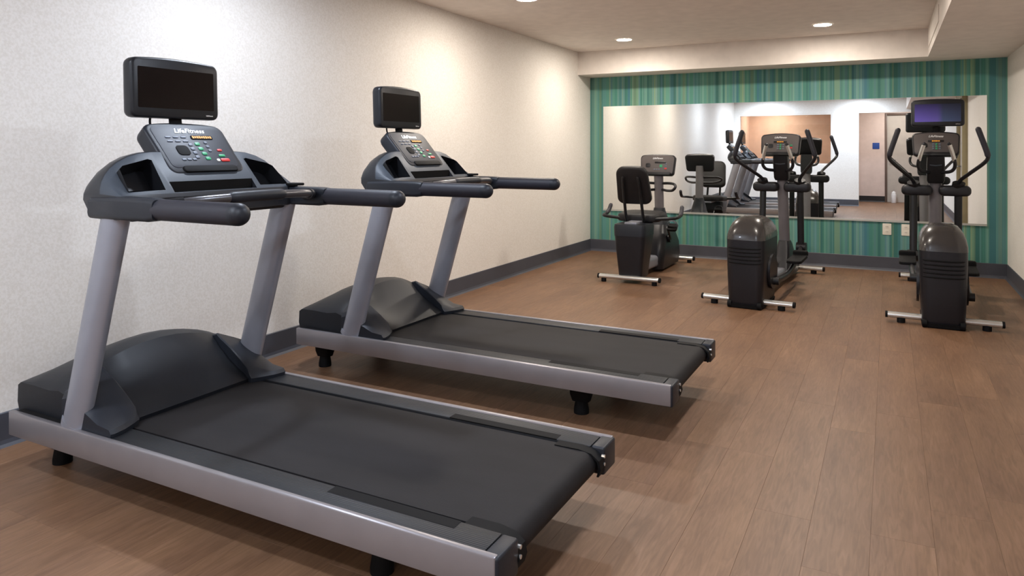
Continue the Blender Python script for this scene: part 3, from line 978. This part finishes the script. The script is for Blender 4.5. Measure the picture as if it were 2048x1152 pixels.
    if with_tv:
        ft = Frame((0.014, 1.37, 1.572), (1, 0, 0), (0, 0.03, 1))
        television(t, ft, 0.40, 0.226, 'screen_on', [(0, 1.37, 1.25), (0, 1.405, 1.34), (0.005, 1.42, 1.42), (0.012, 1.41, 1.5)])
    # arms
    for s in (-1, 1):
        dy = 0.05 * s                      # the two sides stand half a stride apart
        bm = newbm()
        xs = sorted((s * 0.022, s * 0.262))
        fp = Frame(((xs[0] + xs[1]) / 2, 1.39, 0.903), (1, 0, 0), (0, 0, 1))
        slab(bm, fp, rrect(xs[1] - xs[0], 0.092, 0.04, 6), -0.05, 0.05, bev=0.03, bevb=0.03)
        piv = obj('pivot_cover', bm, 'body', t)
        bm = newbm(); tube(bm, [(s * 0.168, 1.385, 0.90), (s * 0.168, 1.38 + dy * 0.5, 0.6), (s * 0.17, 1.36 + dy, 0.33)], (0.03, 0.024), 16, 3, up=(0, 1, 0))
        arm = obj('swing_arm', bm, 'black', t)
        bm = newbm()
        hp = [(s * 0.165, 1.37, 0.925), (s * 0.172, 1.345, 0.985), (s * 0.235, 1.23, 1.055), (s * 0.325, 1.09, 1.145), (s * 0.352, 1.055, 1.195), (s * 0.338, 1.05, 1.255), (s * 0.287, 1.06, 1.415)]
        tube(bm, hp, 0.0155, 14, 5, ends=2)
        obj('handle_bar', bm, 'body', arm)
        bm = newbm(); tube(bm, [(s * 0.349, 1.053, 1.212), (s * 0.338, 1.05, 1.255), (s * 0.286, 1.06, 1.42)], 0.0215, 14, 5, ends=3)
        obj('handle_grip', bm, 'grip', arm)
        bm = newbm(); tube(bm, [(s * 0.165, 1.37, 0.945), (s * 0.170, 1.352, 0.972)], (0.05, 0.035), 16, 1)
        obj('handle_socket', bm, 'black', arm)
        # fixed inner handle with a bright contact plate
        bm = newbm(); hp = [(s * 0.05, 1.34, 1.06), (s * 0.11, 1.25, 1.075), (s * 0.135, 1.215, 1.125), (s * 0.118, 1.19, 1.21), (s * 0.09, 1.17, 1.305)]
        tube(bm, hp, 0.0145, 12, 4, ends=2)
        fx = obj('fixed_handle', bm, 'body', t)
        bm = newbm(); tube(bm, [(s * 0.128, 1.204, 1.165), (s * 0.118, 1.19, 1.21), (s * 0.093, 1.172, 1.296)], 0.0165, 12, 4)
        obj('contact_grip', bm, 'chrome', fx)
        # pedal lever, pedal and crank
        zc = 0.33 if s < 0 else 0.22
        bm = newbm(); tube(bm, [(s * 0.172, 1.37 + dy, 0.335), (s * 0.185, 1.15, (0.33 + zc) / 2), (s * 0.186, 0.75, zc - 0.03), (s * 0.178, 0.30, zc - 0.03)], (0.02, 0.03), 12, 4, up=(0, 0, 1))
        lever = obj('pedal_lever', bm, 'body', t)
        bm = newbm(); tube(bm, [(s * 0.13, 1.37 + dy, 0.335), (s * 0.215, 1.37 + dy, 0.335)], 0.05, 16, 1)
        obj('lever_joint', bm, 'black', lever)
        fp = Frame((s * 0.215, 0.98, (zc + 0.32) / 2 + 0.005), (1, 0, 0), (0, 1, 0.05))
        bm = newbm(); slab(bm, fp, rrect(0.125, 0.36, 0.04, 5), 0.0, 0.024, bev=0.008)
        ped = obj('pedal', bm, 'matte', t)
        bm = newbm(); slab(bm, fp, rrect(0.13, 0.05, 0.02, 4), 0.02, 0.06, bev=0.014, off=(0, 0.16))
        obj('toe_stop', bm, 'matte', ped)
        bm = newbm(); tube(bm, [(s * 0.145, 0.30, 0.27), (s * 0.162, 0.30, 0.27)], 0.14, 32, 1)
        obj('crank_disc', bm, 'body', t)
        bm = newbm(); tube(bm, [(s * 0.155, 0.30, zc - 0.03), (s * 0.205, 0.30, zc - 0.03)], 0.03, 16, 1)
        obj('crank_pin', bm, 'black', t)
    return t

def rrect_xz(w, h, zc):
    return [(a, zc + b) for a, b in rrect(w, h, min(w, h) * 0.3, 4)]

make_elliptical('charcoal cross-trainer without a television, standing beside the recumbent bike', (-1.012, 5.85, 0), -4.4, False)
make_elliptical('charcoal cross-trainer with a lit television, beside the right corner', (0.338, 5.825, 0), -0.8, True)

# ================================================================== recumbent bike
def make_bike(loc, rz):
    t = thing('recumbent_bike', 'black recumbent exercise bike with a padded backrest in front of the mirror', 'exercise bike', loc, rz)
    for y, hw, z in ((0.0, 0.292, 0.052), (1.5, 0.245, 0.05)):
        bm = newbm(); tube(bm, [(-hw, y, z), (hw, y, z)], (0.028, 0.022), 16, 1)
        st = obj('stabilizer', bm, 'chrome', t)
        for s in (-1, 1):
            bm = newbm(); tube(bm, [(s * (hw - 0.004), y, z), (s * (hw + 0.012), y, z)], (0.0295, 0.0235), 16, 1)
            obj('stabilizer_cap', bm, 'matte', st)
            bm = newbm(); tube(bm, [(s * (hw - 0.045), y, 0.001), (s * (hw - 0.045), y, 0.034)], 0.024, 14, 1)
            obj('leveling_foot', bm, 'matte', st)
    # rear pedestal
    def ring(hx, y0, y1, z, r): return [(x, (y0 + y1) / 2 + y, z) for x, y in rrect(hx * 2, y1 - y0, r, 5)]
    bm = newbm()
    loft(bm, [ring(0.112, 0.02, 0.27, 0.05, 0.04), ring(0.122, 0.01, 0.29, 0.15, 0.045), ring(0.14, 0.0, 0.32, 0.32, 0.05), ring(0.15, -0.005, 0.335, 0.44, 0.05)])
    obj('rear_fairing', bm, 'body', t)
    bm = newbm()
    loft(bm, [ring(0.153, -0.008, 0.335, 0.44, 0.05), ring(0.157, -0.008, 0.335, 0.52, 0.05), ring(0.15, 0.0, 0.33, 0.55, 0.04)])
    obj('fairing_cap', bm, 'slate', t)
    # beam between the pedestal and the front housing
    bm = newbm(); loft(bm, [[(x, y, z) for x, z in rrect_xz(w, h, zc)] for y, w, h, zc in ((0.25, 0.15, 0.12, 0.13), (0.6, 0.15, 0.12, 0.12), (0.95, 0.15, 0.12, 0.11))])
    obj('frame_beam', bm, 'silver', t)
    # front housing and column
    bm = newbm()
    loft(bm, [ring(0.11, 0.72, 1.42, 0.03, 0.06), ring(0.125, 0.70, 1.44, 0.12, 0.07), ring(0.128, 0.74, 1.40, 0.26, 0.08), ring(0.115, 0.82, 1.30, 0.38, 0.08), ring(0.085, 0.9, 1.18, 0.47, 0.06)])
    obj('front_housing', bm, 'body', t)
    bm = newbm()
    loft(bm, [ring(0.086, 0.9, 1.18, 0.465, 0.06), ring(0.074, 0.93, 1.12, 0.54, 0.05), ring(0.06, 0.96, 1.08, 0.61, 0.045), ring(0.056, 0.97, 1.07, 0.64, 0.04)])
    obj('column_boot', bm, 'slate', t)
    bm = newbm(); tube(bm, [(0, 1.02, 0.6), (0, 0.985, 1.05)], (0.05, 0.035), 18, 1, up=(0, 1, 0))
    obj('column', bm, 'column', t)
    fr = Frame((0, 0.955, 1.09), (1, 0, 0), (0, 0.05, 0.2))
    bm = newbm(); slab(bm, fr, rrect(0.38, 0.215, 0.035, bulge=0.014, taper=0.92), -0.055, 0.012, bev=0.012, bevb=0.02)
    con = obj('console', bm, 'body', t)
    bm = newbm(); slab(bm, fr, rrect(0.356, 0.19, 0.03, bulge=0.013, taper=0.92), 0.006, 0.0135, off=(0, 0.002), bev=0.001)
    obj('overlay_panel', bm, 'panel_grey', con)
    fk = Frame(fr.p(0, 0, 0.0135), fr.u, fr.v)
    keys(fk, con, [('message_display', 0.03, 0.032, 0.12, 0.018, 'black'), ('profile_display', -0.1, 0.0, 0.05, 0.045, 'black'), ('start_key', 0.04, -0.008, 0.03, 0.03, 'green_key'), ('stop_key', 0.09, -0.035, 0.024, 0.018, 'red_key')])
    for i in range(3): keys(fk, con, [('number_key', 0.09, 0.01 - 0.018 * i + 0.006, 0.02, 0.01, 'grey_key'), ('number_key', -0.03 + 0.025 * i, -0.045, 0.018, 0.012, 'grey_key')])
    lettering('lettering', 'LifeFitness', fk, 0.026, 'logo', con, at=(0, 0.075), n=0.0006, shear=0.3)
    bm = newbm(); slab(bm, fr, rrect(0.3, 0.03, 0.012, 4), 0.008, 0.03, off=(0, -0.09), bev=0.008)
    obj('reading_ledge', bm, 'black', con)
    # looped front handlebar
    for s in (-1, 1):
        bm = newbm()
        tube(bm, [(s * 0.03, 1.0, 0.9), (s * 0.12, 0.95, 0.905), (s * 0.2, 0.86, 0.90), (s * 0.235, 0.78, 0.875), (s * 0.2, 0.80, 0.84), (s * 0.12, 0.9, 0.83), (s * 0.03, 1.0, 0.835)], 0.014, 12, 5)
        obj('handlebar', bm, 'body', t)
    # seat
    fs = Frame((0.0, 0.42, 0.60), (1, 0, 0), (0, 1, 0.05))
    bm = newbm(); slab(bm, fs, rrect(0.40, 0.36, 0.09, 6, taper=1.1), -0.035, 0.04, bev=0.03, bevb=0.015)
    obj('seat', bm, 'vinyl', t)
    bm = newbm(); box(bm, -0.06, 0.06, 0.05, 0.6, 0.545, 0.57, bev=0.006)
    obj('seat_slide', bm, 'silver', t)
    fb = Frame((0.0, 0.13, 0.91), (1, 0, 0), (0, -0.13, 0.34))
    bm = newbm(); slab(bm, fb, rrect(0.30, 0.375, 0.065, 6, bulge=0.01, taper=1.14), -0.05, 0.02, bev=0.02, bevb=0.03)
    back = obj('backrest', bm, 'vinyl', t)
    for s in (-1, 1):
        bm = newbm(); tube(bm, [(s * 0.085, 0.2, 0.57), (s * 0.085, 0.165, 0.64), (s * 0.083, 0.125, 0.76), (s * 0.078, 0.07, 0.92), (s * 0.072, 0.045, 0.99)], 0.0145, 12, 4, ends=2)
        obj('backrest_post', bm, 'black', t)
        # side handle that turns up at the front
        bm = newbm(); tube(bm, [(s * 0.05, 0.28, 0.575), (s * 0.2, 0.27, 0.59), (s * 0.33, 0.28, 0.60), (s * 0.372, 0.34, 0.605), (s * 0.375, 0.45, 0.62), (s * 0.37, 0.52, 0.675)], 0.0155, 12, 5, ends=2)
        h = obj('seat_handle', bm, 'black', t)
        bm = newbm(); tube(bm, [(s * 0.375, 0.44, 0.618), (s * 0.372, 0.49, 0.645), (s * 0.368, 0.53, 0.69)], 0.02, 12, 4, ends=2)
        obj('handle_grip', bm, 'grip', h)
        # crank and pedal
        zz, yy = (0.46, 0.80) if s > 0 else (0.2, 1.02)
        bm = newbm(); tube(bm, [(s * 0.125, 0.92, 0.33), (s * 0.15, 0.92, 0.33)], 0.04, 16, 1); tube(bm, [(s * 0.145, 0.92, 0.33), (s * 0.15, yy, zz)], (0.012, 0.018), 10, 1)
        cr = obj('crank_arm', bm, 'black', t)
        fp = Frame((s * 0.2, yy, zz), (1, 0, 0), (0, 1, 0.6))
        bm = newbm(); slab(bm, fp, rrect(0.1, 0.11, 0.02, 4), -0.013, 0.013, bev=0.005, bevb=0.005)
        pd = obj('pedal', bm, 'matte', t)
        bm = newbm(); tube(bm, [fp.p(-0.05, 0, 0), fp.p(-0.045, 0.01, 0.05), fp.p(0, 0.015, 0.075), fp.p(0.045, 0.01, 0.05), fp.p(0.05, 0, 0)], (0.003, 0.015), 8, 4)
        obj('pedal_strap', bm, 'slate_light', pd)
    return t
make_bike((-2.165, 6.47, 0), 0)
